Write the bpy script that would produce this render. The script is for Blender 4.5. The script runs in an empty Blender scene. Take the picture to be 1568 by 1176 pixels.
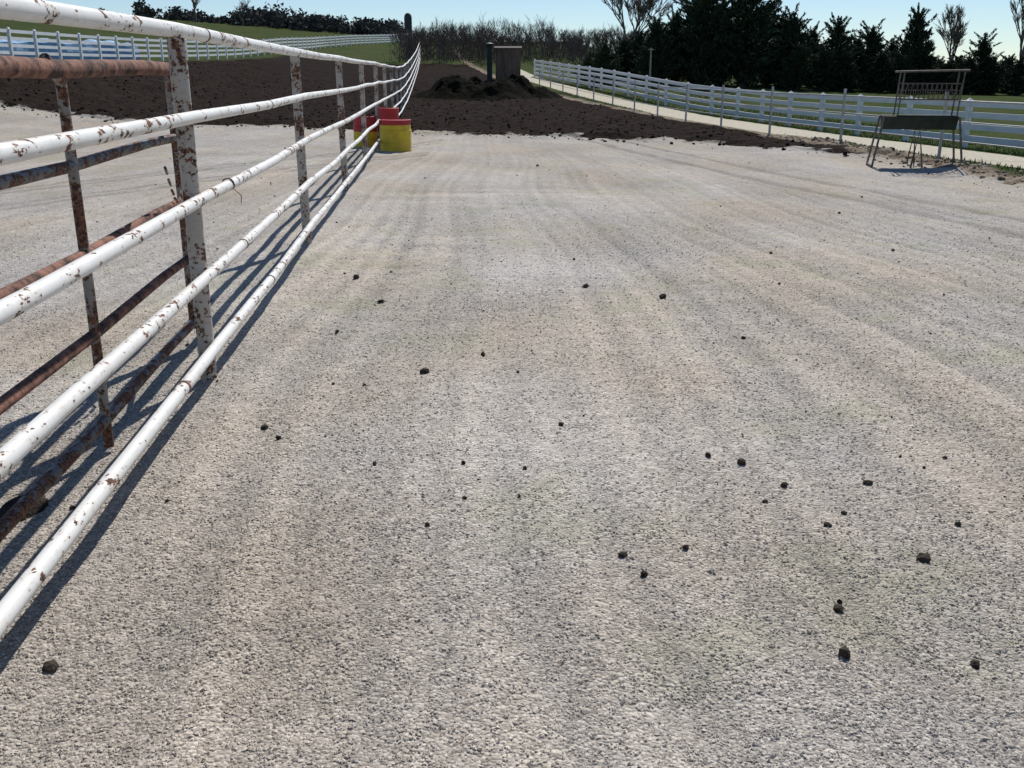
import bpy, math, random
import numpy as np
from mathutils import Vector, Matrix
random.seed(7); rng=np.random.default_rng(7)
S=bpy.context.scene
S.view_settings.view_transform='Standard'; S.view_settings.look='None'; S.view_settings.exposure=0
rad=math.radians
# ------------------------------------------------------------ noise / terrain
def vnoise(x,y,seed=0):
    x=np.asarray(x,float); y=np.asarray(y,float)
    xi=np.floor(x).astype(np.int64); yi=np.floor(y).astype(np.int64)
    xf=x-xi; yf=y-yi
    def h(a,b):
        n=(a*374761393+b*668265263+seed*1442695041)&0xffffffff
        n=((n^(n>>13))*1274126177)&0xffffffff
        n=(n^(n>>16))&0xffff
        return n/65535.0
    u=xf*xf*(3-2*xf); v=yf*yf*(3-2*yf)
    a=h(xi,yi);b=h(xi+1,yi);c=h(xi,yi+1);d=h(xi+1,yi+1)
    return (a*(1-u)+b*u)*(1-v)+(c*(1-u)+d*u)*v-0.5
def fbm(x,y,o=4,seed=0):
    r=0;a=1
    for i in range(o):
        r=r+a*vnoise(x*2**i,y*2**i,seed+i*17); a*=.5
    return r
def sst(t):
    t=np.clip(t,0,1); return t*t*(3-2*t)
YE_X=[-60,-28,-16,-7,-2.7,.7,4.2,5.8,6.6,9]; YE_Y=[34,31,29.8,29.4,26,24.6,21.8,19.6,18.4,17]
def yedge(X): return np.interp(X,YE_X,YE_Y)
def xright(Y): return np.interp(Y,[-10,0,13,20.5,37,53,70,100,140],[7.3,7.1,6.8,6.4,4.7,1.7,-1.2,-5,-8])
def xpath(Y): return np.interp(Y,[-20,10,16.9,26,40,53,71,90,200],[12,10,8.75,7.2,5.7,3.8,1.2,-.6,-10])
def groove(X,Y):
    Yc=np.clip(Y,0,30)
    w=X*(1+.045*Yc)+.05*Y+.0013*np.clip(X,0,7)*Yc**2*.6+.16*fbm(X*.35,Y*.3,2,5)+.16*np.sin(Y*.62+.5*X)-.010*np.clip(7-Y,0,7)**2
    comb=np.sin(w*2*math.pi/.30+2.8*vnoise(w*.8,Y*.15,24))
    amp=.10+.30*np.clip(vnoise(w*.9,Y*.16,25)+.40,0,1)
    far=1-.45*sst((Y-8)/14)
    g=.30*vnoise(w*5.0,Y*.12,21)+.36*vnoise(w*10,Y*.22,22)+.14*vnoise(w*1.9,Y*.09,23)+amp*.42*comb
    g=g*far+.42*fbm(X*1.1,Y*.8,3,29)
    e=np.exp(-((X+.6)/1.6)**2-((Y-12.3)/1.3)**2)
    g=g+.9*e*vnoise(X*.8,Y*4.2+X*.6,33)+.8*np.exp(-((X+1.0)/.8)**2-((Y-8.5)/1.2)**2)*vnoise(X*1.5,Y*5,34)
    return g
def tracks(X,Y):
    t=0
    xt=np.interp(Y,[0,5,9.2,14,22.7,30],[8.0,6.2,4.8,3.5,1.7,.4])+.12*vnoise(Y*.6,Y*0,88)
    for off in (0,.75):
        t=t+np.exp(-((X-xt-off)/.085)**2)*sst((Y-6)/3)*(.8+.6*vnoise(X*2,Y*1.5,89))
    xl=-9.5+.32*np.clip(Y-6,0,14)+.012*np.clip(Y-6,0,30)**2
    for off in (0,.35,1.5,1.85):
        t=t+.8*np.exp(-((X-xl-off)/.08)**2)*(X<-1.6)
    return t
def zbase(X,Y):
    X=np.asarray(X,float);Y=np.asarray(Y,float)
    a=np.clip(Y-33,0,167)
    main=.05*a*a/(a+25)*(1-.75*sst((X-8)/26))
    left=2.0*sst((-X-9)/12)*sst((Y-20)/17)
    z=np.sqrt(main**2+left**2)
    z=z+5.5*sst(-X/100)*sst((Y-60)/140)
    z=z+.25*fbm(X*.03+3,Y*.03,3,9)*sst((Y-60)/40)
    z=z-.33*sst((X-xpath(Y)-.7)/2.0)*(1-sst((Y-40)/20))
    return z
def zterr(X,Y):
    X=np.asarray(X,float);Y=np.asarray(Y,float)
    z=zbase(X,Y)
    dd=Y-yedge(X)+.9*fbm(X*.9,Y*.9,3,31); dr=X-xright(Y)
    arena=(1-sst(dd/.5+.5))*(1-sst(dr/.5+.5))
    z=z+arena*(.030*groove(X,Y)-.022*tracks(X,Y)+.020*fbm(X*2.5,Y*2.5,3,41)+.006*vnoise(X*22,Y*22,44))
    dirt=sst(dd/.8+.5)*(1-sst(dr/.6+.5))*(1-sst((Y-95)/10))*(1-sst((-X-20)/2+.5))
    z=z+dirt*(.04+.14*fbm(X*.8,Y*.8,4,51)+.06*np.abs(fbm(X*4,Y*4,2,57)))
    bank=np.exp(-((dr-.4)/.45)**2)*(1-sst((Y-22)/4))
    z=z+bank*(.08+.12*fbm(X*2.5,Y*2.5,3,61))
    fx=X-(-1.133-.078*Y)
    z=z+.035*np.exp(-(fx/.16)**2)*(.6+vnoise(X*3,Y*1.4,71))*(Y<30)
    return z
def zt(x,y): return float(zterr(np.array([x]),np.array([y]))[0])
# ------------------------------------------------------------ material helper
class M:
    def __init__(s,name,rough=.9,spec=.2):
        s.mat=bpy.data.materials.new(name); s.mat.use_nodes=True
        s.t=s.mat.node_tree; s.b=s.t.nodes['Principled BSDF']
        s.b.inputs['Roughness'].default_value=rough
        s.b.inputs['Specular IOR Level'].default_value=spec
        s.co=s.n('ShaderNodeTexCoord').outputs['Object']
    def n(s,k): return s.t.nodes.new(k)
    def L(s,a,inp):
        if isinstance(a,bpy.types.NodeSocket): s.t.links.new(a,inp)
        else: inp.default_value=a
    def math(s,op,a,b=0,c=0,clamp=False):
        n=s.n('ShaderNodeMath'); n.operation=op; n.use_clamp=clamp
        s.L(a,n.inputs[0]); s.L(b,n.inputs[1]); s.L(c,n.inputs[2]); return n.outputs[0]
    def noise(s,scale,det=4,rough=.55,vec=None,dist=0):
        n=s.n('ShaderNodeTexNoise'); n.inputs['Scale'].default_value=scale
        n.inputs['Detail'].default_value=det; n.inputs['Roughness'].default_value=rough; n.inputs['Distortion'].default_value=dist
        s.t.links.new(vec or s.co,n.inputs['Vector']); return n.outputs['Fac']
    def vor(s,scale,vec=None,rnd=1):
        n=s.n('ShaderNodeTexVoronoi'); n.inputs['Scale'].default_value=scale; n.inputs['Randomness'].default_value=rnd
        s.t.links.new(vec or s.co,n.inputs['Vector']); return n.outputs['Distance'],n.outputs['Color']
    def mapr(s,v,a,b,c,d,smooth=False):
        n=s.n('ShaderNodeMapRange'); n.interpolation_type='SMOOTHSTEP' if smooth else 'LINEAR'
        s.L(v,n.inputs[0])
        for i,k in enumerate((a,b,c,d)): s.L(k,n.inputs[i+1])
        return n.outputs[0]
    def mix(s,f,a,b,mode='MIX'):
        n=s.n('ShaderNodeMix'); n.data_type='RGBA'; n.blend_type=mode
        def c(v): return (*v,1) if isinstance(v,tuple) and len(v)==3 else v
        s.L(f,n.inputs[0]); s.L(c(a),n.inputs[6]); s.L(c(b),n.inputs[7]); return n.outputs[2]
    def mulf(s,col,f):
        v=s.n('ShaderNodeVectorMath'); v.operation='SCALE'
        s.t.links.new(col,v.inputs[0]); s.L(f,v.inputs['Scale']); return v.outputs[0]
    def mixf(s,f,a,b):
        n=s.n('ShaderNodeMix'); n.data_type='FLOAT'
        s.L(f,n.inputs[0]); s.L(a,n.inputs[2]); s.L(b,n.inputs[3]); return n.outputs[0]
    def scalevec(s,sc,rot=(0,0,0)):
        n=s.n('ShaderNodeMapping'); n.inputs['Scale'].default_value=sc; n.inputs['Rotation'].default_value=rot
        s.t.links.new(s.co,n.inputs['Vector']); return n.outputs[0]
    def attr(s,name):
        n=s.n('ShaderNodeAttribute'); n.attribute_name=name; return n.outputs['Fac']
    def col(s,c): s.L((*c,1) if isinstance(c,tuple) and len(c)==3 else c,s.b.inputs['Base Color'])
    def bump(s,h,dist=.01,strength=1):
        n=s.n('ShaderNodeBump'); n.inputs['Distance'].default_value=dist; n.inputs['Strength'].default_value=strength
        s.L(h,n.inputs['Height']); s.t.links.new(n.outputs[0],s.b.inputs['Normal'])
    def island(s):
        return s.n('ShaderNodeNewGeometry').outputs['Random Per Island']
def simple(name,c1,c2,scale=8,rough=.85,spec=.2,bump=.004,det=3):
    m=M(name,rough,spec); f=m.mapr(m.noise(scale,det),.35,.65,0,1)
    m.col(m.mix(f,c1,c2)); m.bump(m.noise(scale*4,3),bump); return m.mat
# --------------------------------------------------------------- mesh helper
class G:
    def __init__(s): s.v=[];s.f=[];s.mi=[];s.cur=0
    def add(s,vs,fs):
        o=len(s.v); s.v+= [tuple(v) for v in vs]
        s.f+=[tuple(i+o for i in f) for f in fs]; s.mi+=[s.cur]*len(fs)
    def tube(s,pts,rs,n=8,cap=True):
        pts=[Vector(p) for p in pts]
        if not isinstance(rs,(list,tuple)): rs=[rs]*len(pts)
        vs=[];fs=[]
        for i,p in enumerate(pts):
            d=(pts[min(i+1,len(pts)-1)]-pts[max(i-1,0)]).normalized()
            ref=Vector((0,0,1)) if abs(d.z)<.9 else Vector((1,0,0))
            a=d.cross(ref).normalized(); b=a.cross(d)
            for k in range(n):
                t=2*math.pi*k/n; vs.append(p+(a*math.cos(t)+b*math.sin(t))*rs[i])
        for i in range(len(pts)-1):
            for k in range(n):
                k2=(k+1)%n; fs.append((i*n+k,i*n+k2,(i+1)*n+k2,(i+1)*n+k))
        if cap: fs.append(tuple(range(n-1,-1,-1))); fs.append(tuple((len(pts)-1)*n+k for k in range(n)))
        s.add(vs,fs)
    def box(s,c,size,rot=None,bev=0):
        x,y,z=[q/2 for q in size]
        vs=[Vector((a*x,b*y,e*z)) for a in(-1,1) for b in(-1,1) for e in(-1,1)]
        if rot is not None: vs=[rot@v for v in vs]
        vs=[v+Vector(c) for v in vs]
        s.add(vs,[(0,1,3,2),(4,6,7,5),(0,4,5,1),(2,3,7,6),(0,2,6,4),(1,5,7,3)])
    def beam(s,p0,p1,w,h):
        p0=Vector(p0);p1=Vector(p1); d=p1-p0; L=d.length; d.normalize()
        side=d.cross(Vector((0,0,1)))
        side=side.normalized() if side.length>1e-4 else Vector((1,0,0))
        up=side.cross(d)
        R=Matrix((side,d,up)).transposed()
        s.box((p0+p1)/2,(w,L,h),R)
    def lathe(s,prof,c,n=32,rot=None):
        vs=[];fs=[]
        for r,z in prof:
            for k in range(n):
                t=2*math.pi*k/n; v=Vector((r*math.cos(t),r*math.sin(t),z))
                if rot is not None: v=rot@v
                vs.append(v+Vector(c))
        for i in range(len(prof)-1):
            for k in range(n):
                k2=(k+1)%n; fs.append((i*n+k,i*n+k2,(i+1)*n+k2,(i+1)*n+k))
        s.add(vs,fs)
    def obj(s,name,mats,smooth=False,loc=(0,0,0),parent=None,bevel=0):
        me=bpy.data.meshes.new(name); me.from_pydata(s.v,[],s.f)
        for m in (mats if isinstance(mats,list) else [mats]): me.materials.append(m)
        me.polygons.foreach_set('material_index',s.mi)
        if smooth: me.polygons.foreach_set('use_smooth',[True]*len(s.f))
        me.update()
        o=bpy.data.objects.new(name,me); o.location=loc; S.collection.objects.link(o)
        if smooth:
            md=o.modifiers.new('es','EDGE_SPLIT'); md.split_angle=rad(40)
        if parent: o.parent=parent
        return o
def empty(name,loc=(0,0,0)):
    e=bpy.data.objects.new(name,None); e.location=loc; e.empty_display_size=.3; S.collection.objects.link(e); return e
def npmesh(name,V,F,mat,smooth=False):
    k=F.shape[1]
    me=bpy.data.meshes.new(name); me.vertices.add(len(V)); me.vertices.foreach_set('co',V.astype(np.float32).ravel())
    me.loops.add(F.size); me.loops.foreach_set('vertex_index',F.astype(np.int32).ravel())
    me.polygons.add(len(F)); me.polygons.foreach_set('loop_start',np.arange(0,F.size,k,dtype=np.int32))
    try: me.polygons.foreach_set('loop_total',np.full(len(F),k,dtype=np.int32))
    except Exception: pass
    me.polygons.foreach_set('use_smooth',np.full(len(F),smooth))
    me.update(calc_edges=True); me.validate()
    for m in (mat if isinstance(mat,list) else [mat]): me.materials.append(m)
    o=bpy.data.objects.new(name,me); S.collection.objects.link(o); return o
def fattr(me,name,arr):
    a=me.attributes.new(name,'FLOAT','POINT'); a.data.foreach_set('value',np.asarray(arr).astype(np.float32).ravel())
# ----------------------------------------------------------------- camera
cam=bpy.data.cameras.new('camera'); co=bpy.data.objects.new('camera',cam); S.collection.objects.link(co)
cam.sensor_width=36; cam.lens=34.44; cam.clip_start=.05; cam.clip_end=6000
co.location=(0,0,1.45); co.rotation_euler=(rad(90-17.6),0,0); S.camera=co
# ----------------------------------------------------------------- light
el=rad(47); az=rad(17)
sun=bpy.data.lights.new('sun','SUN'); so=bpy.data.objects.new('sun',sun); S.collection.objects.link(so)
sun.energy=5.0; sun.angle=rad(.5); sun.color=(1,.965,.91)
d=Vector((math.sin(az)*math.cos(el),math.cos(az)*math.cos(el),math.sin(el)))
so.rotation_euler=(-d).to_track_quat('-Z','Y').to_euler(); so.location=(0,0,30)
W=bpy.data.worlds.new('World'); S.world=W; W.use_nodes=True
nt=W.node_tree; sky=nt.nodes.new('ShaderNodeTexSky'); sky.sky_type='NISHITA'; sky.sun_disc=False
sky.sun_elevation=el; sky.sun_rotation=az; sky.air_density=1.0; sky.dust_density=.12; sky.ozone_density=2.2; sky.altitude=1200
bg=nt.nodes['Background']; bg.inputs['Strength'].default_value=.086
tn=nt.nodes.new('ShaderNodeMix'); tn.data_type='RGBA'; tn.blend_type='MULTIPLY'; tn.inputs[0].default_value=1; tn.inputs[7].default_value=(.92,1.0,1.09,1)
nt.links.new(sky.outputs[0],tn.inputs[6]); nt.links.new(tn.outputs[2],bg.inputs['Color'])
# ----------------------------------------------------------------- ground
def seg(*parts):
    return np.concatenate([np.arange(a,b,st) for a,b,st in parts])
xs=np.concatenate([[-3000,-1500,-800,-500,-350],seg((-260,-60,8),(-60,-22,.8),(-22,-8,.2),(-8,-3.6,.08),(-3.6,3.6,.035),(3.6,10,.06),(10,40,.6),(40,260,8)),[260,350,500,800,1500,3000]])
ys=np.concatenate([[-300,-60,-20],seg((-8,1,.25),(1,9,.035),(9,32,.085),(32,75,.3),(75,260,3)),[260,300,400,600,1000,1800,3500]])
X,Y=np.meshgrid(xs,ys); Z=zterr(X,Y)
V=np.stack([X.ravel(),Y.ravel(),Z.ravel()],1); nx=len(xs);ny=len(ys)
I=np.arange(nx*ny).reshape(ny,nx)
F=np.stack([I[:-1,:-1].ravel(),I[:-1,1:].ravel(),I[1:,1:].ravel(),I[1:,:-1].ravel()],1)
def sandtint(m,ri):
    """light sand/limestone screenings colour shared by surface and loose grains"""
    lo=m.mix(ri,(.295,.272,.248),(.585,.553,.512))
    tan=m.mix(ri,(.285,.243,.195),(.565,.495,.412))
    c=m.mix(m.attr('tan'),lo,tan)
    c=m.mix(m.attr('olive'),c,(.36,.355,.24))
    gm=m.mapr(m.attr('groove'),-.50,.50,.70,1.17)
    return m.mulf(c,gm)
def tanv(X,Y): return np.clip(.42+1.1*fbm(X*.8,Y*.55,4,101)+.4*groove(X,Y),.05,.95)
def olivev(X,Y): return .38*sst((fbm(X*2.2,Y*2.2,3,111)-.18)/.35)
def sandbump(g,vd):
    hg=g.math('MULTIPLY',g.math('SUBTRACT',1,vd),.0065)
    return g.math('ADD',hg,g.math('MULTIPLY',g.noise(16,2,.6),.013))
def sandcol(g):
    vd,vc=g.vor(95); sep=g.n('ShaderNodeSeparateColor'); g.t.links.new(vc,sep.inputs[0])
    gc=sandtint(g,sep.outputs[0])
    return vd,g.mulf(gc,g.mapr(g.noise(7,3,.7),.3,.7,.84,1.04))
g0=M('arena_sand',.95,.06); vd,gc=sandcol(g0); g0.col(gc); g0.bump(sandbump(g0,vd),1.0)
g=M('ground_surface',1.0,.02)
def edge(a,amp,w,off=0):
    v=g.math('ADD',g.attr(a),g.math('MULTIPLY',nE,amp)); return g.mapr(v,-w+off,w+off,0,1,True)
nE=g.math('SUBTRACT',g.noise(1.3,5,.65),.5)
vd,gc=sandcol(g)
dn=g.noise(3,4,.7)
dirtc=g.mix(g.mapr(dn,.35,.7,0,1),(.012,.0085,.007),(.034,.024,.019))
gn=g.noise(.35,3,.65); gn2=g.noise(9,3,.7)
grass=g.mix(g.mapr(gn,.38,.62,0,1),(.032,.060,.014),(.062,.070,.027))
grass=g.mix(g.mapr(gn2,.45,.75,0,.5),grass,(.095,.085,.045))
bankc=g.mix(g.mapr(dn,.35,.65,0,1),(.10,.075,.055),(.36,.30,.23))
pathc=g.mix(g.mapr(gn2,.35,.65,0,1),(.44,.40,.31),(.56,.52,.42))
mD=edge('d_dirt',2.6,.12); mF=edge('d_far',5,.5); mR=edge('d_right',.9,.08); mG=edge('d_right',1.2,.15,.60); mP=edge('d_path',.35,.06)
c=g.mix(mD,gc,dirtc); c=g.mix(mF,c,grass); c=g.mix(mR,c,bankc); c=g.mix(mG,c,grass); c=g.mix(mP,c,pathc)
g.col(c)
hd=g.math('MULTIPLY',g.noise(5,4,.7),.10)
h=g.mixf(g.mapr(g.attr('d_dirt'),-.1,.1,0,1),sandbump(g,vd),hd)
g.bump(h,1.0)
go=npmesh('ground',V,F,[g0.mat,g.mat],True)
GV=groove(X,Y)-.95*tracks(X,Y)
dD=Y-yedge(X); dR=X-xright(Y)
fattr(go.data,'d_dirt',dD); fattr(go.data,'d_right',dR)
fattr(go.data,'d_far',np.maximum(Y-92,-20-X)); fattr(go.data,'d_path',np.where(Y<88,.75-np.abs(X-xpath(Y)),-1)); fattr(go.data,'groove',GV)
fattr(go.data,'tan',tanv(X,Y)); fattr(go.data,'olive',olivev(X,Y))
oth=((dD>-1.5)|(dR>-.9)|(X<-60)).ravel()
mi=oth[F].any(1).astype(np.int32); go.data.polygons.foreach_set('material_index',mi)
# ----------------------------------------------------------- loose stones
phi=(1+5**.5)/2
ICO=np.array([(-1,phi,0),(1,phi,0),(-1,-phi,0),(1,-phi,0),(0,-1,phi),(0,1,phi),(0,-1,-phi),(0,1,-phi),(phi,0,-1),(phi,0,1),(-phi,0,-1),(-phi,0,1)])/1.9
ICOF=np.array([(0,11,5),(0,5,1),(0,1,7),(0,7,10),(0,10,11),(1,5,9),(5,11,4),(11,10,2),(10,7,6),(7,1,8),(3,9,4),(3,4,2),(3,2,6),(3,6,8),(3,8,9),(4,9,5),(2,4,11),(6,2,10),(8,6,7),(9,8,1)])
OCT=np.array([(1,0,0),(-1,0,0),(0,1,0),(0,-1,0),(0,0,1),(0,0,-1)],float)
OCTF=np.array([(0,2,4),(2,1,4),(1,3,4),(3,0,4),(2,0,5),(1,2,5),(3,1,5),(0,3,5)])
def stones(name,px,py,r,mat,base=OCT,bf=OCTF,flat=.75,jit=.3,sink=.3,smooth=False,gr=False):
    N=len(px); nb=len(base)
    P=np.repeat(base[None],N,0)*(1+jit*(rng.random((N,nb,1))*2-1))
    P=P*(.7+.6*rng.random((N,1,3)))
    a=rng.random(N)*6.283; b=rng.random(N)*3.1
    ca,sa,cb,sb=np.cos(a),np.sin(a),np.cos(b),np.sin(b)
    x=P[:,:,0]*cb[:,None]-P[:,:,2]*sb[:,None]; z=P[:,:,0]*sb[:,None]+P[:,:,2]*cb[:,None]; y=P[:,:,1]
    x,y=x*ca[:,None]-y*sa[:,None],x*sa[:,None]+y*ca[:,None]
    V=np.stack([x,y,z*flat],2)*r[:,None,None]
    V[:,:,0]+=px[:,None];V[:,:,1]+=py[:,None];V[:,:,2]+=(zterr(px,py)+r*flat*(1-sink)*.6)[:,None]
    F=bf[None]+(np.arange(N)*nb)[:,None,None]
    o=npmesh(name,V.reshape(-1,3),F.reshape(-1,3),mat,smooth)
    if gr:
        for nm,fn in (('groove',groove),('tan',tanv),('olive',olivev)): fattr(o.data,nm,np.repeat(fn(px,py),nb))
    return o
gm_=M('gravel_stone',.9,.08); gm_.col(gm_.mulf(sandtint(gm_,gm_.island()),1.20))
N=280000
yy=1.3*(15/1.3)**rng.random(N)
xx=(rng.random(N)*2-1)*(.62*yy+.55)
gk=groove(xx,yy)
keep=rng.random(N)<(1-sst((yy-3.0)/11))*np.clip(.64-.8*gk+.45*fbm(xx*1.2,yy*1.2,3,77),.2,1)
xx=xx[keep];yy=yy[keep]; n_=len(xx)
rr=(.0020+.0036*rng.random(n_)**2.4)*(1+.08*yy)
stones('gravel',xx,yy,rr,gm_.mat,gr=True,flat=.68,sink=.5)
clm=simple('dark_clod',(.03,.024,.02),(.085,.07,.052),30,.95,.1,.01)
K=[(.89,3.53,.024),(.867,2.22,.021),(1.0,3.32,.016),(1.29,2.76,.019),(-1.17,2.15,.022),(1.32,3.35,.016),(.77,3.58,.014),(.40,2.66,.014),(.35,2.79,.013),(1.06,2.99,.013),(.554,2.82,.013),(-.186,3.5,.013),(-.535,3.54,.014),(-1.056,3.93,.014),(.05,3.46,.011),(.21,3.95,.012),(-.445,4.77,.022),(-.155,5.07,.018),(-1.15,7.12,.03),(-.874,6.38,.026),(-1.03,5.59,.018),(1.016,6.46,.028),(.527,6.88,.026),(.932,2.47,.014),(.95,2.52,.010),(1.2,2.2,.016),(1.5,3.0,.012),(.9,3.2,.010),(1.15,3.1,.010)]
kx=[k[0] for k in K];ky=[k[1] for k in K];kr=[k[2] for k in K]
n2=360
y2=2.8*(24/2.8)**(rng.random(n2)**.7); x2=(rng.random(n2)*2-1)*(.58*y2+.3)+.18*y2
x2=np.clip(x2,-8,6.3)
kx+=list(x2);ky+=list(y2);kr+=list((.0025+.007*rng.random(n2)**3.5)*(1+.08*y2))
stones('horse_manure_clods',np.array(kx),np.array(ky),np.array(kr),clm,ICO,ICOF,.85,.22,.25)
n3=6500
x3=rng.random(n3)*34-19; y3=yedge(x3)+(rng.random(n3)**1.6)*36-.6+rng.normal(0,.35,n3)
k=(x3<xright(y3)-.2); x3=x3[k];y3=y3[k]
stones('soil_clods',x3,y3,.012+.045*rng.random(len(x3))**3,simple('soil_clod',(.015,.011,.009),(.040,.029,.022),6,1,.02,.03),ICO,ICOF,.8,.3,.5)
n4=1300
y4=5+rng.random(n4)*17; x4=xright(y4)+.4+rng.normal(0,.28,n4)
stones('rubble_bank',x4,y4,.010+.035*rng.random(n4)**3,simple('rubble',(.14,.11,.085),(.40,.34,.27),5,.95,.1,.01),ICO,ICOF,.7,.3,.3)
# ------------------------------------------------------- dirt pile
def pile(name,cx,cy,w,dp,hh,sd,mat):
    n=90; gx,gy=np.meshgrid(np.linspace(-1,1,n),np.linspace(-1,1,n))
    r=np.sqrt(gx**2+gy**2); e=sst((1-r)/.8)
    PX=cx+gx*w/2;PY=cy+gy*dp/2
    H=e*hh*(.8+.9*fbm(PX*.9,PY*.9,4,sd))+e*.14*hh*np.abs(fbm(PX*3,PY*3,3,sd+5))-.06
    PZ=zterr(PX,PY)+H
    I=np.arange(n*n).reshape(n,n)
    F=np.stack([I[:-1,:-1].ravel(),I[:-1,1:].ravel(),I[1:,1:].ravel(),I[1:,:-1].ravel()],1)
    return npmesh(name,np.stack([PX.ravel(),PY.ravel(),PZ.ravel()],1),F,mat,True)
pm=simple('pile_soil',(.006,.0055,.0045),(.018,.016,.011),3,1,.02,.10,4)
pile('dirt_pile',-2.0,49,7.2,5,1.05,81,pm)
pile('dirt_pile',.1,50,5.6,3.5,.95,86,pm)
pile('dirt_pile',-1.72,3.15,.30,.42,.10,91,simple('damp_soil',(.02,.017,.014),(.05,.042,.035),12,1,.05,.02,3))
# ------------------------------------------------------- painted pipe
def paint(name,amt,base=(.76,.75,.72)):
    m=M(name,.5,.4)
    n1=m.noise(7,2,.5); n2=m.noise(48,3,.6,m.scalevec((1,.55,1)))
    v=m.math('ADD',m.math('MULTIPLY',n1,.5),m.math('MULTIPLY',n2,.6))
    f=m.mapr(v,amt,amt+.015,0,1)
    f2=m.mapr(v,amt-.07,amt+.01,0,.45)
    n3=m.noise(70,2)
    rust=m.mix(m.mapr(n3,.4,.6,0,1),(.045,.025,.018),(.20,.09,.05))
    wh=m.mix(m.mapr(m.noise(6,4),.35,.7,0,.6),base,tuple(b*.8 for b in (base[0],base[1]*.98,base[2]*.92)))
    wh=m.mix(f2,wh,(base[0]*.66,base[1]*.48,base[2]*.36))
    m.col(m.mix(f,wh,rust)); m.L(m.mapr(f,0,1,.45,.9),m.b.inputs['Roughness'])
    m.bump(m.math('SUBTRACT',1,f),.0015); return m.mat
P_rail=paint('chipped_white_paint',.635); P_post=paint('weathered_post_paint',.585,(.44,.405,.36))
rm=M('rusted_pipe',.85,.2)
rm.col(rm.mix(rm.mapr(rm.noise(14,4,.7),.38,.62,0,1),(.045,.03,.025),(.28,.14,.10))); rm.bump(rm.noise(80,2),.002); P_rusty=rm.mat
def fxl(y): return -1.133-.078*y
fence=empty('pipe_fence')
posts=[ -3.45+4.03*i for i in range(42)]
hs=[.19,.54,.90,1.26,1.63]
gp=G();gr=G();gs=G()
for i,py in enumerate(posts):
    x=fxl(py); z=float(zbase(x,py))
    lean=random.uniform(-.012,.012)
    gp.tube([(x,py,z-.1),(x+lean,py,z+.8),(x+lean,py+random.uniform(-.01,.01),z+1.60)],.040,16 if py<30 else 6)
for j,hh in enumerate(hs):
    pts=[]
    off=.0 if j==4 else .060
    for i,py in enumerate(posts):
        x=fxl(py); z=float(zbase(x,py)); w=.018 if py>6 else .004
        pts.append((x+off,py,z+hh+random.uniform(-w,w)))
        ym=py+2.0; pts.append((fxl(ym)+off+random.uniform(-.012,.012),ym,float(zbase(fxl(ym),ym))+hh-.008+random.uniform(-.008,.008)))
    gr.tube(pts,.033 if j==4 else .0275,16)
    for py in posts:
        if py>40: continue
        x=fxl(py);z=float(zbase(x,py))+hh
        if j<4: gs.tube([(x+.03,py,z),(x+.05,py,z)],.022,8)
    for yj in (random.uniform(1.5,4.0),random.uniform(5,8),random.uniform(10,14)):
        for a,b in zip(pts[:-1],pts[1:]):
            if a[1]<=yj<=b[1]:
                t=(yj-a[1])/(b[1]-a[1]); q=Vector(a).lerp(Vector(b),t); dd=(Vector(b)-Vector(a)).normalized()
                gs.tube([q-dd*.010,q+dd*.010],.030 if j<4 else .0355,16)
gp.obj('posts',P_post,True,parent=fence); gr.obj('rails',P_rail,True,parent=fence); gs.obj('welds',P_rusty,True,parent=fence)
gw=G(); yw=5.15; cx=fxl(yw)+.060
for q in range(3):
    gw.tube([(cx+.031*math.cos(t),yw+q*.008+.002*t,.90+.031*math.sin(t)) for t in np.linspace(0,6.28,14)],.003,5)
gw.tube([(cx+.03,yw,.88),(cx+.06,yw+.03,.84),(cx+.05,yw+.05,.80)],.0025,5)
gw.obj('wire_tie',P_rusty,parent=fence)
gate=empty('rusty_pipe_gate')
def gx(y): return -1.30-.087*y
gg=G();gd=G()
def gline(z,r,G_,y0=-.6,y1=5.3): G_.tube([(gx(y),y,z+.006*math.sin(y*3)) for y in np.linspace(y0,y1,12)],r,14)
gline(1.47,.034,gg); gline(.80,.022,gg); gline(.49,.022,gg)
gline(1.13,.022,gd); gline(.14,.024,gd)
gv=G()
for y,r in ((5.3,.034),(3.68,.020),(1.9,.020),(0.1,.020),(-.6,.03)):
    gv.tube([(gx(y),y,.02 if y!=5.3 else .10),(gx(y)+.004,y,.8),(gx(y),y,1.47)],r,14)
gv.tube([(gx(3.68)+.0,3.68,1.42),(gx(3.55)-.0,3.55,1.50)],.02,10)
gv.tube([(gx(5.3),5.3,.55),(fxl(4.62)-.03,4.62,.62)],.013,8)
gv.tube([(gx(5.3),5.3,1.30),(fxl(4.62)-.03,4.62,1.28)],.013,8)
gv.box((gx(5.3)+.02,5.25,.98),(.03,.11,.16))
for q in range(9):
    t=q/8; gv.tube([(gx(5.2)+.04+.07*t,5.2-.45*t,1.0-.16*math.sin(3.1*t)),(gx(5.2)+.05+.07*t,5.15-.45*t,.995-.16*math.sin(3.1*t+.25))],.007,6)
gg.obj('rails',P_rusty,True,parent=gate); gd.obj('shaded_rails',paint('worn_shaded_gate_paint',.54,(.12,.11,.11)),True,parent=gate)  # near-black base colour paints the shade onto these two rails; rust chips are wear
gv.obj('uprights_and_latch',paint('worn_upright_paint',.54,(.27,.24,.215)),True,parent=gate)
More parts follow.
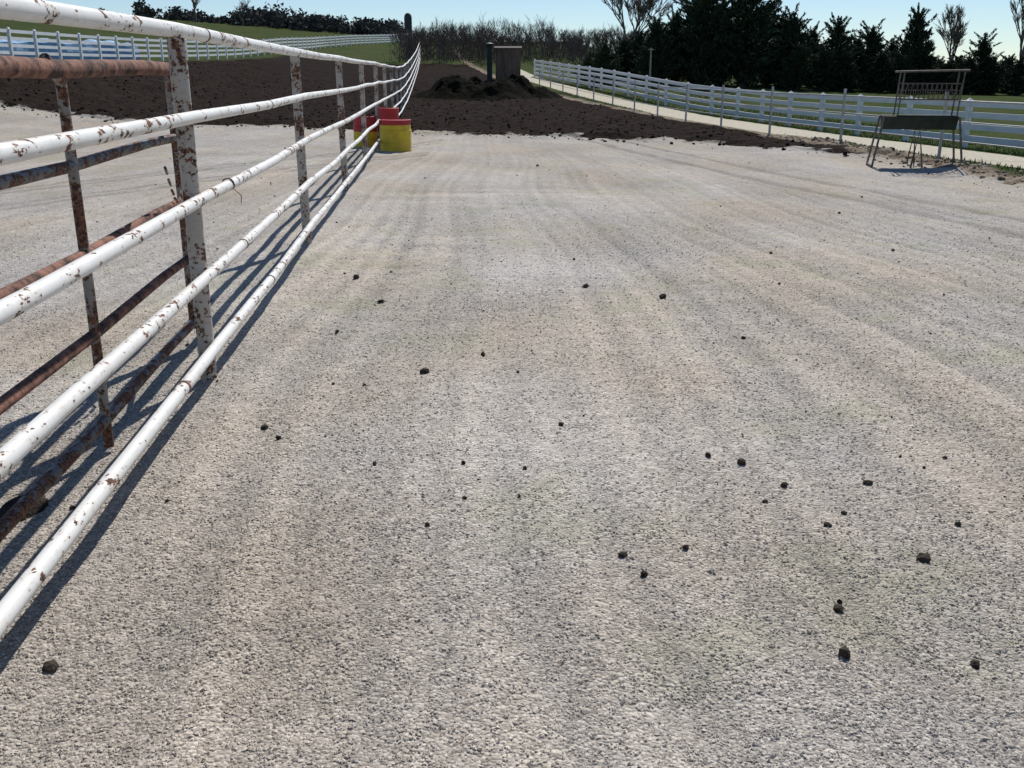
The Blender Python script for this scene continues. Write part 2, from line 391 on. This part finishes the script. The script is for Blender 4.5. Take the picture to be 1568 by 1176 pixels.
# ------------------------------------------------------- vinyl fences
vm=M('white_vinyl',.4,.4); vm.col(vm.mix(vm.mapr(vm.noise(2,2),.3,.7,0,1),(.84,.84,.84),(.74,.74,.73))); VIN=vm.mat
def resample(pl,step):
    out=[Vector(pl[0])];rem=step
    for a,b in zip(pl[:-1],pl[1:]):
        a=Vector(a);b=Vector(b);L=(b-a).length;t=rem
        while t<L: out.append(a.lerp(b,t/L)); t+=step
        rem=t-L
    return out
def vinyl(pl,rails=(.30,.60,.90,1.20),h=1.30):
    G_=G(); P=[(p.x,p.y,float(zbase(p.x,p.y))) for p in resample(pl,2.44)]
    for x,y,z in P:
        G_.box((x,y,z+h/2-.05),(.13,.13,h+.1)); 
        G_.add([(x-.075,y-.075,z+h),(x+.075,y-.075,z+h),(x+.075,y+.075,z+h),(x-.075,y+.075,z+h),(x,y,z+h+.07)],[(0,1,4),(1,2,4),(2,3,4),(3,0,4),(3,2,1,0)])
    for a,b in zip(P[:-1],P[1:]):
        d=(Vector(b)-Vector(a)).normalized()*.064
        for r in rails: G_.beam(Vector(a)+d+Vector((0,0,r)),Vector(b)-d+Vector((0,0,r)),.04,.14)
    return G_.obj('white_vinyl_fence',VIN)
vinyl([(16.8,9),(11.9,22.5),(10.2,30),(8.7,40),(5.7,52),(2.6,68),(1.4,74)],(.24,.52,.80,1.06),1.14)
vinyl([(-20.5,26),(-22,40),(-22,80),(-22,120),(-19,150),(-17,175)])
G_=G()
pl=resample([(float(xpath(y))-1.1,y) for y in (3.4,6,10,14,17,21,26,31,36,40,46,53,62)],3.6)
P=[(p.x,p.y,float(zbase(p.x,p.y))) for p in pl]
for x,y,z in P: G_.tube([(x,y,z-.1),(x,y,z+1.14)],.030,8)
for hh,r in ((1.0,.016),(.66,.012),(.34,.012)):
    G_.tube([(x+.03,y,z+hh) for x,y,z in P],r,8)
G_.obj('track_pipe_fence',simple('galvanised_pipe',(.34,.34,.33),(.50,.49,.47),6,.5,.5,.001),True)
# ------------------------------------------------------- barrels
YEL=simple('yellow_paint',(.66,.50,.03),(.50,.35,.04),5,.5,.3,.001); RED=simple('red_paint',(.46,.035,.04),(.30,.03,.035),5,.5,.3,.001)
def barrel(x,y,r,h,low,up,split):
    e=empty('barrel',(x,y,zt(x,y)-.01))
    def prof(z0,z1):
        pr=[];n=24
        for i in range(n+1):
            z=z0+(z1-z0)*i/n; q=z/h
            rr_=r*(1+.02*math.sin(q*math.pi))
            for c0 in (.33,.66): rr_+=.012*math.exp(-((q-c0)/.018)**2)
            if q<.04 or q>.965: rr_+=.012
            pr.append((rr_,z))
        return pr
    a=G(); a.lathe([(0,0)]+prof(0,split*h),(0,0,0)); a.obj('lower_shell',low,True,parent=e)
    b=G(); b.lathe(prof(split*h+.001,h)+[(r*.97,h+.006),(r*.93,h-.012),(0,h-.012)],(0,0,0))
    b.lathe([(0.001,h+.012),(.03,h+.012),(.03,h-.012)],(r*.6,0,0),12); b.obj('upper_shell',up,True,parent=e)
    return e
barrel(-2.28,19.75,.30,.60,YEL,RED,.84)
barrel(-2.98,20.9,.29,.62,YEL,RED,.52)
barrel(-2.50,20.6,.20,.80,RED,RED,.5)
# ------------------------------------------------------- hay feeder
hf=empty('livestock_hay_feeder',(6.5,16.2,zt(6.5,16.2)-.03)); hf.rotation_euler=(0,0,rad(-12))
DK=simple('dark_green_steel',(.012,.022,.018),(.03,.042,.035),8,.6,.3,.002); FR=simple('weathered_steel',(.09,.078,.066),(.18,.155,.13),10,.7,.3,.002)
a=G(); L=.55
a.add([(-L,-.24,.80),(L,-.24,.80),(L,-.10,.60),(-L,-.10,.60),(-L,.10,.60),(L,.10,.60),(L,.24,.80),(-L,.24,.80)],[(0,1,2,3),(3,2,5,4),(4,5,6,7),(0,3,4,7),(1,6,5,2)])
a.tube([(-L,-.24,.80),(L,-.24,.80),(L,.24,.80),(-L,.24,.80),(-L,-.24,.80)],.014,8)
a.obj('trough',DK,parent=hf)
b=G()
for sx in (-1,1):
    for sy in (-1,1):
        b.tube([(sx*.68,sy*.30,0),(sx*.56,sy*.24,.80)],.017,8)
b.tube([(-.10,-.34,0),(0,-.22,.60),(.08,-.34,0)],.017,8); b.tube([(-.06,.3,0),(0,.22,.60),(.06,.3,0)],.017,8)
b.tube([(-.68,-.3,.04),(-.68,.3,.04)],.014,6); b.tube([(.68,-.3,.04),(.68,.3,.04)],.014,6)
for sx in (-.36,.52):
    for sy in (-.2,.2): b.tube([(sx,sy,.78),(sx+.04,sy,1.48)],.012,8)
b.tube([(-.40,-.22,1.48),(.62,-.22,1.50),(.62,.22,1.50),(-.40,.22,1.48),(-.40,-.22,1.48)],.015,8)
b.obj('frame',FR,True,parent=hf)
c_=G()
for q in range(13):
    t=-.33+.87*q/12
    c_.tube([(t,-.18,1.30),(t,-.03,1.06)],.006,5); c_.tube([(t,.18,1.30),(t,.03,1.06)],.006,5)
for sy in (-.18,.18):
    c_.tube([(-.35,sy,1.30),(.56,sy,1.30)],.009,6); c_.tube([(-.35,sy*.6,1.2),(.56,sy*.6,1.2)],.006,6)
c_.tube([(-.35,0,1.06),(.56,0,1.06)],.012,6); c_.obj('hay_rack',FR,parent=hf)
# ------------------------------------------------------- shed, flue, silo, pole, tarp
zs=float(zbase(0,66)); sh=empty('small_wooden_shed',(-.25,66,zs-.1))
WD=M('dark_boards',.9,.1); WD.col(WD.mix(WD.mapr(WD.noise(3,4,.6,WD.scalevec((6,6,.5))),.35,.65,0,1),(.11,.078,.062),(.21,.155,.125))); WD=WD.mat
a=G()
for i in range(10): a.box((-.67+.15*i,-.9-.004*(i%2),1.05),(.142,.04,2.1))
for i in range(12): a.box((.77,-.84+.15*i,1.05),(.04,.142,2.1)); a.box((-.77,-.84+.15*i,1.05),(.04,.142,2.1))
a.box((0,.95,1.05),(1.5,.04,2.1)); a.obj('walls',WD,parent=sh)
a=G(); a.box((0,0,2.18),(1.75,2.1,.06),Matrix.Rotation(rad(4),3,'X')); a.obj('roof',simple('tin_roof',(.08,.068,.06),(.13,.11,.10),3,.8,.1,.01),parent=sh)
a=G(); a.box((.15,-.95,.95),(.7,.04,1.7)); a.box((.15,-.975,.5),(.68,.02,.1)); a.box((.15,-.975,1.5),(.68,.02,.1)); a.obj('door',WD,parent=sh)
st=empty('steel_flue_stack',(-1.38,63.5,float(zbase(-1.38,63.5)))); a=G()
a.lathe([(.17,0),(.17,2.1),(.20,2.12),(.20,2.22),(.26,2.24),(.26,2.34),(0,2.42)],(0,0,0),16); a.obj('stack',DK,True,parent=st)
sl=empty('farm_silo',(-27.4,275,float(zbase(-27.4,275))-1.0)); a=G()
a.lathe([(1.0,0)]+[(1.0+.03*(i%2),i*.5) for i in range(1,17)]+[(.9,8.4),(.65,8.8),(.3,9.0),(0,9.05)],(0,0,0),20); a.obj('silo_shell',simple('silo_concrete',(.05,.05,.06),(.09,.09,.10),2,.8,.2,.02),True,parent=sl)
a=G(); zz=float(zbase(7.8,58)); a.tube([(7.8,58,zz-.1),(7.8,58,zz+2.2)],[.06,.045],8); a.tube([(7.65,58,zz+2.1),(7.95,58,zz+2.1)],.03,6); a.obj('wooden_marker_post',simple('pole_wood',(.30,.25,.19),(.42,.36,.28),6))
tb=empty('blue_tarp_covered_hay_stack',(-34,66,float(zbase(-34,66))-.30)); tb.rotation_euler=(0,0,rad(52))
a=G(); n=44; rows=[]
for i in range(n):
    x=-10.5+21*i/(n-1); wv=.05*math.sin(i*1.9)+.04*math.sin(i*.7)
    rows.append([(x,-1.5+wv,0),(x,-1.4+wv,.9),(x,-1.2,1.45+wv),(x,0,1.7+wv*1.5),(x,1.2,1.45),(x,1.5,0)])
vs=[p for r_ in rows for p in r_]; fs=[]
for i in range(n-1):
    for k_ in range(5): fs.append((i*6+k_,(i+1)*6+k_,(i+1)*6+k_+1,i*6+k_+1))
fs.append(tuple(range(5,-1,-1))); fs.append(tuple((n-1)*6+k_ for k_ in range(6)))
a.add(vs,fs); a.obj('tarp',simple('blue_tarp',(.24,.40,.58),(.32,.48,.64),1.5,.6,.2,.03),parent=tb)
# ------------------------------------------------------- vegetation
BK=simple('bare_bark',(.11,.09,.075),(.20,.165,.14),4,.9,.1,.01)
BT=M('twig_mass',.95,.05); BT.col(BT.mix(BT.island(),(.070,.056,.048),(.21,.17,.145))); BKD=BT.mat
def grow(g_,p,d,L,r,dep,spread=.55,kids=(2,4),n=4,up=.0):
    m_=p+d*L*.5+Vector([random.uniform(-1,1)*L*.05 for _ in range(3)]); e=p+d*L
    g_.tube([p,m_,e],[r,r*.85,r*.68],n if dep>2 else 3,False)
    if dep==0: return
    for i in range(random.randint(*kids)):
        nd=(d+Vector((random.uniform(-1,1),random.uniform(-1,1),random.uniform(-.35,.7)))*spread+Vector((0,0,up))).normalized()
        st_=e if i==0 else p.lerp(e,random.uniform(.45,1))
        grow(g_,st_,nd,L*random.uniform(.62,.85),max(r*.6,.009),dep-1,spread,kids,n,up)
def baretree(x,y,h,dep=6,sp=.6,name='bare_tree',kids=(2,4),up=0,thick=.016,stem=.16):
    g_=G(); z=float(zbase(x,y)); grow(g_,Vector((0,0,-.1)),Vector((0,0,1)),h*stem,h*thick,dep,sp,kids,6,up)
    mz=max(v[2] for v in g_.v); o=g_.obj(name,BK,loc=(x,y,z)); o.scale=(h/mz,)*3; return o
baretree(9.0,80,7.4,6,.62,kids=(3,4),up=.16,thick=.011)
baretree(34,80,6.2,6,.5,up=.1,kids=(3,4),thick=.011); baretree(40.5,82,8.6,6,.33,up=.1,thick=.011); baretree(42.8,84,7.6,6,.33,up=.1,thick=.011)
baretree(-57,188,7.0,5,.6,up=.1); baretree(-49,190,5,5,.6,up=.1); baretree(-88,190,4,5,.7)
gt=G()
def brushclump(g_,x,y,z,w,h,n):
    for i in range(n):
        p=Vector((x+random.gauss(0,w),y+random.gauss(0,w),z+random.random()**1.3*h)); L=random.uniform(.2,.55)
        dv=Vector((random.gauss(0,.5),random.gauss(0,.5),1)).normalized()*L; s_=Vector((random.uniform(.01,.03),0,0))
        g_.add([p-s_,p+s_,p+dv],[(0,1,2)])
for i in range(310):
    y=random.uniform(90,122); x=random.uniform(-10.6-.03*(y-90),32)
    if abs(x-float(xpath(y)))<1.0 and y<92: continue
    h=random.uniform(2.6,5.6)*(1 if x<4 else .8)*(.8 if x<-8 else 1); z=float(zbase(x,y))
    grow(gt,Vector((x,y,z)),Vector((random.uniform(-.25,.25),0,1)).normalized(),h*.27,.04,4,.6,(3,4),3,.10)
    brushclump(gt,x,y,z,.7,h*.65,90)
gt.obj('bare_treeline',BKD)
LD=M('evergreen_leaf',.8,.15); r_=LD.island(); LD.col(LD.mix(r_,(.012,.026,.015),(.052,.080,.040))); LD=LD.mat
def juniper_mesh(sd,h=5.0,R=1.7):
    rs=random.Random(sd); g_=G(); g_.cur=0
    g_.tube([(0,0,-.1),(.05,0,h*.4),(0,.03,h*.95)],[.16,.10,.02],7)
    g_.cur=1
    def spray(p0,dv,L,w0,dens,s0,s1):
        for s_ in range(int(L*dens)+4):
            t=rs.random()**.85; w=w0*(1-.75*t)+.02
            p=p0+dv*(L*t)+Vector((rs.gauss(0,w),rs.gauss(0,w),rs.gauss(0,w*.7)))
            if p.z<.03: p.z=.03+rs.random()*.3
            sz=rs.uniform(s0,s1)
            ax=(dv+Vector((rs.gauss(0,.5),rs.gauss(0,.5),.25+rs.gauss(0,.4)))).normalized()
            sd_=ax.cross(Vector((rs.gauss(0,1),rs.gauss(0,1),rs.gauss(0,1)))).normalized()
            g_.add([p-sd_*sz*.45-ax*sz*.4,p+sd_*sz*.45-ax*sz*.4,p+ax*sz*1.6],[(0,1,2)])
    nb=125; lob=[rs.uniform(.7,1.3) for _ in range(9)]
    for i in range(nb):
        q=(i+.5)/nb; z0=h*(.01+.86*q)
        a=rs.random()*6.283
        env=R*(1-q)**.7*lob[int(a/6.284*9)]*rs.uniform(.72,1.14)*(1 if q>.06 else .85)+.10
        dv=Vector((math.cos(a),math.sin(a),rs.uniform(.25,.95))).normalized()
        spray(Vector((0,0,z0)),dv,env*1.15,.17,48,.06,.15)
    for i in range(44):
        q=rs.random()**.8; a=rs.random()*6.283; rr_=R*(1-q)**.7*.72
        p0=Vector((math.cos(a)*rr_,math.sin(a)*rr_,h*(.12+.80*q)))
        dv=Vector((math.cos(a)*.8,math.sin(a)*.8,rs.uniform(.25,1.2))).normalized()
        spray(p0,dv,rs.uniform(.5,1.25),.06,75,.04,.10)
    for j in range(3):
        spray(Vector((rs.gauss(0,.12),rs.gauss(0,.12),h*.80)),Vector((rs.gauss(0,.16),rs.gauss(0,.16),1)).normalized(),h*rs.uniform(.14,.22),.10,110,.04,.10)
    me=bpy.data.meshes.new('juniper'); me.from_pydata(g_.v,[],g_.f); me.materials.append(BK); me.materials.append(LD)
    me.polygons.foreach_set('material_index',g_.mi); me.update(); return me
JM=[juniper_mesh(s_,5,w) for s_,w in ((1,1.7),(2,1.45),(3,1.9),(4,1.6))]
def jt(px,ty,dy):
    y=61+dy; return (px-784)/1500*y*.955,y,1.45+(112-ty)/1500*y*.96
J=[(905,80,3),(925,66,0),(955,62,2),(978,52,4),(1003,30,0),(1032,24,3),(1058,-4,2),(1078,-12,0),(1105,5,3),(1140,-28,0),(1172,10,4),(1190,28,2),(1210,22,0),(1240,45,3),(1277,32,0),(1305,58,4),(1330,42,0),(1362,62,3),(1395,20,0),(1430,88,3),(1465,85,4),(1500,55,0),(1540,86,4),(1590,70,2),(1650,55,2),(1720,40,2),
 (1222,70,-2),(1258,75,-2),(1292,78,-2),(1346,80,-2),(1376,82,-2),(1412,84,-1),(1448,92,-1),(1480,88,-1),(1520,90,-1),(1560,92,-1)]
for i,q in enumerate(J):
    x,y,top=jt(*q); z=float(zbase(x,y))-.1
    o=bpy.data.objects.new('juniper_tree',JM[i%4]); S.collection.objects.link(o)
    s_=(top-z)/5.0; w=max(s_,.7)*random.uniform(.92,1.1); o.location=(x,y,z); o.scale=(w,w,s_); o.rotation_euler=(0,0,i*1.7)
g_=G(); rs=random.Random(5)
def crown(cx,cy,cz,w,h,n):
    for i in range(n):
        u=Vector((rs.gauss(0,1),rs.gauss(0,1),rs.gauss(0,1))).normalized()*rs.random()**.4
        p=Vector((cx+u.x*w,cy+u.y*w,cz+h*.5+u.z*h*.55)); sz=rs.uniform(.15,.40)
        a=Vector((rs.gauss(0,1),rs.gauss(0,1),rs.gauss(0,1))).normalized(); b=a.orthogonal()
        g_.add([p-a*sz,p+a*sz,p+b*sz*1.5],[(0,1,2)])
for i in range(175):
    t=rs.random(); x=-76+54*t**.6; y=rs.uniform(190,212)
    dens=.35+.9*(float(vnoise(x*.13,0,3))+.5)+(.55 if x>-52 else 0)
    crown(x,y,float(zbase(x,y))-.4,rs.uniform(.8,1.8),rs.uniform(1.0,2.8)*dens+.3,90)
for i in range(26):
    x=rs.uniform(-130,-75); y=rs.uniform(195,215); crown(x,y,float(zbase(x,y))-.4,rs.uniform(1,2),rs.uniform(.6,1.6),70)
DT=M('distant_foliage',.9,.1); DT.col(DT.mix(DT.island(),(.045,.046,.042),(.105,.098,.088))); g_.obj('distant_treeline',DT.mat)
n5=34000
y5=9+rng.random(n5)**1.4*45; x5=xright(y5)+.65+rng.random(n5)*7.5
k=(np.abs(x5-xpath(y5))>.78); x5=x5[k];y5=y5[k];m5=len(x5)
z5=zbase(x5,y5); hh5=.03+.06*rng.random(m5); a5=rng.random(m5)*6.28; w5=.010+.010*rng.random(m5)
A=np.stack([x5-np.cos(a5)*w5,y5-np.sin(a5)*w5,z5-.01],1);B=np.stack([x5+np.cos(a5)*w5,y5+np.sin(a5)*w5,z5-.01],1)
C=np.stack([x5+rng.normal(0,.03,m5),y5+rng.normal(0,.03,m5),z5+hh5],1)
V=np.stack([A,B,C],1).reshape(-1,3);F=np.arange(m5*3).reshape(-1,3)
GR=M('grass_blade',.8,.2); GR.col(GR.mix(GR.island(),(.035,.09,.015),(.12,.15,.04)))
npmesh('grass',V,F,GR.mat)
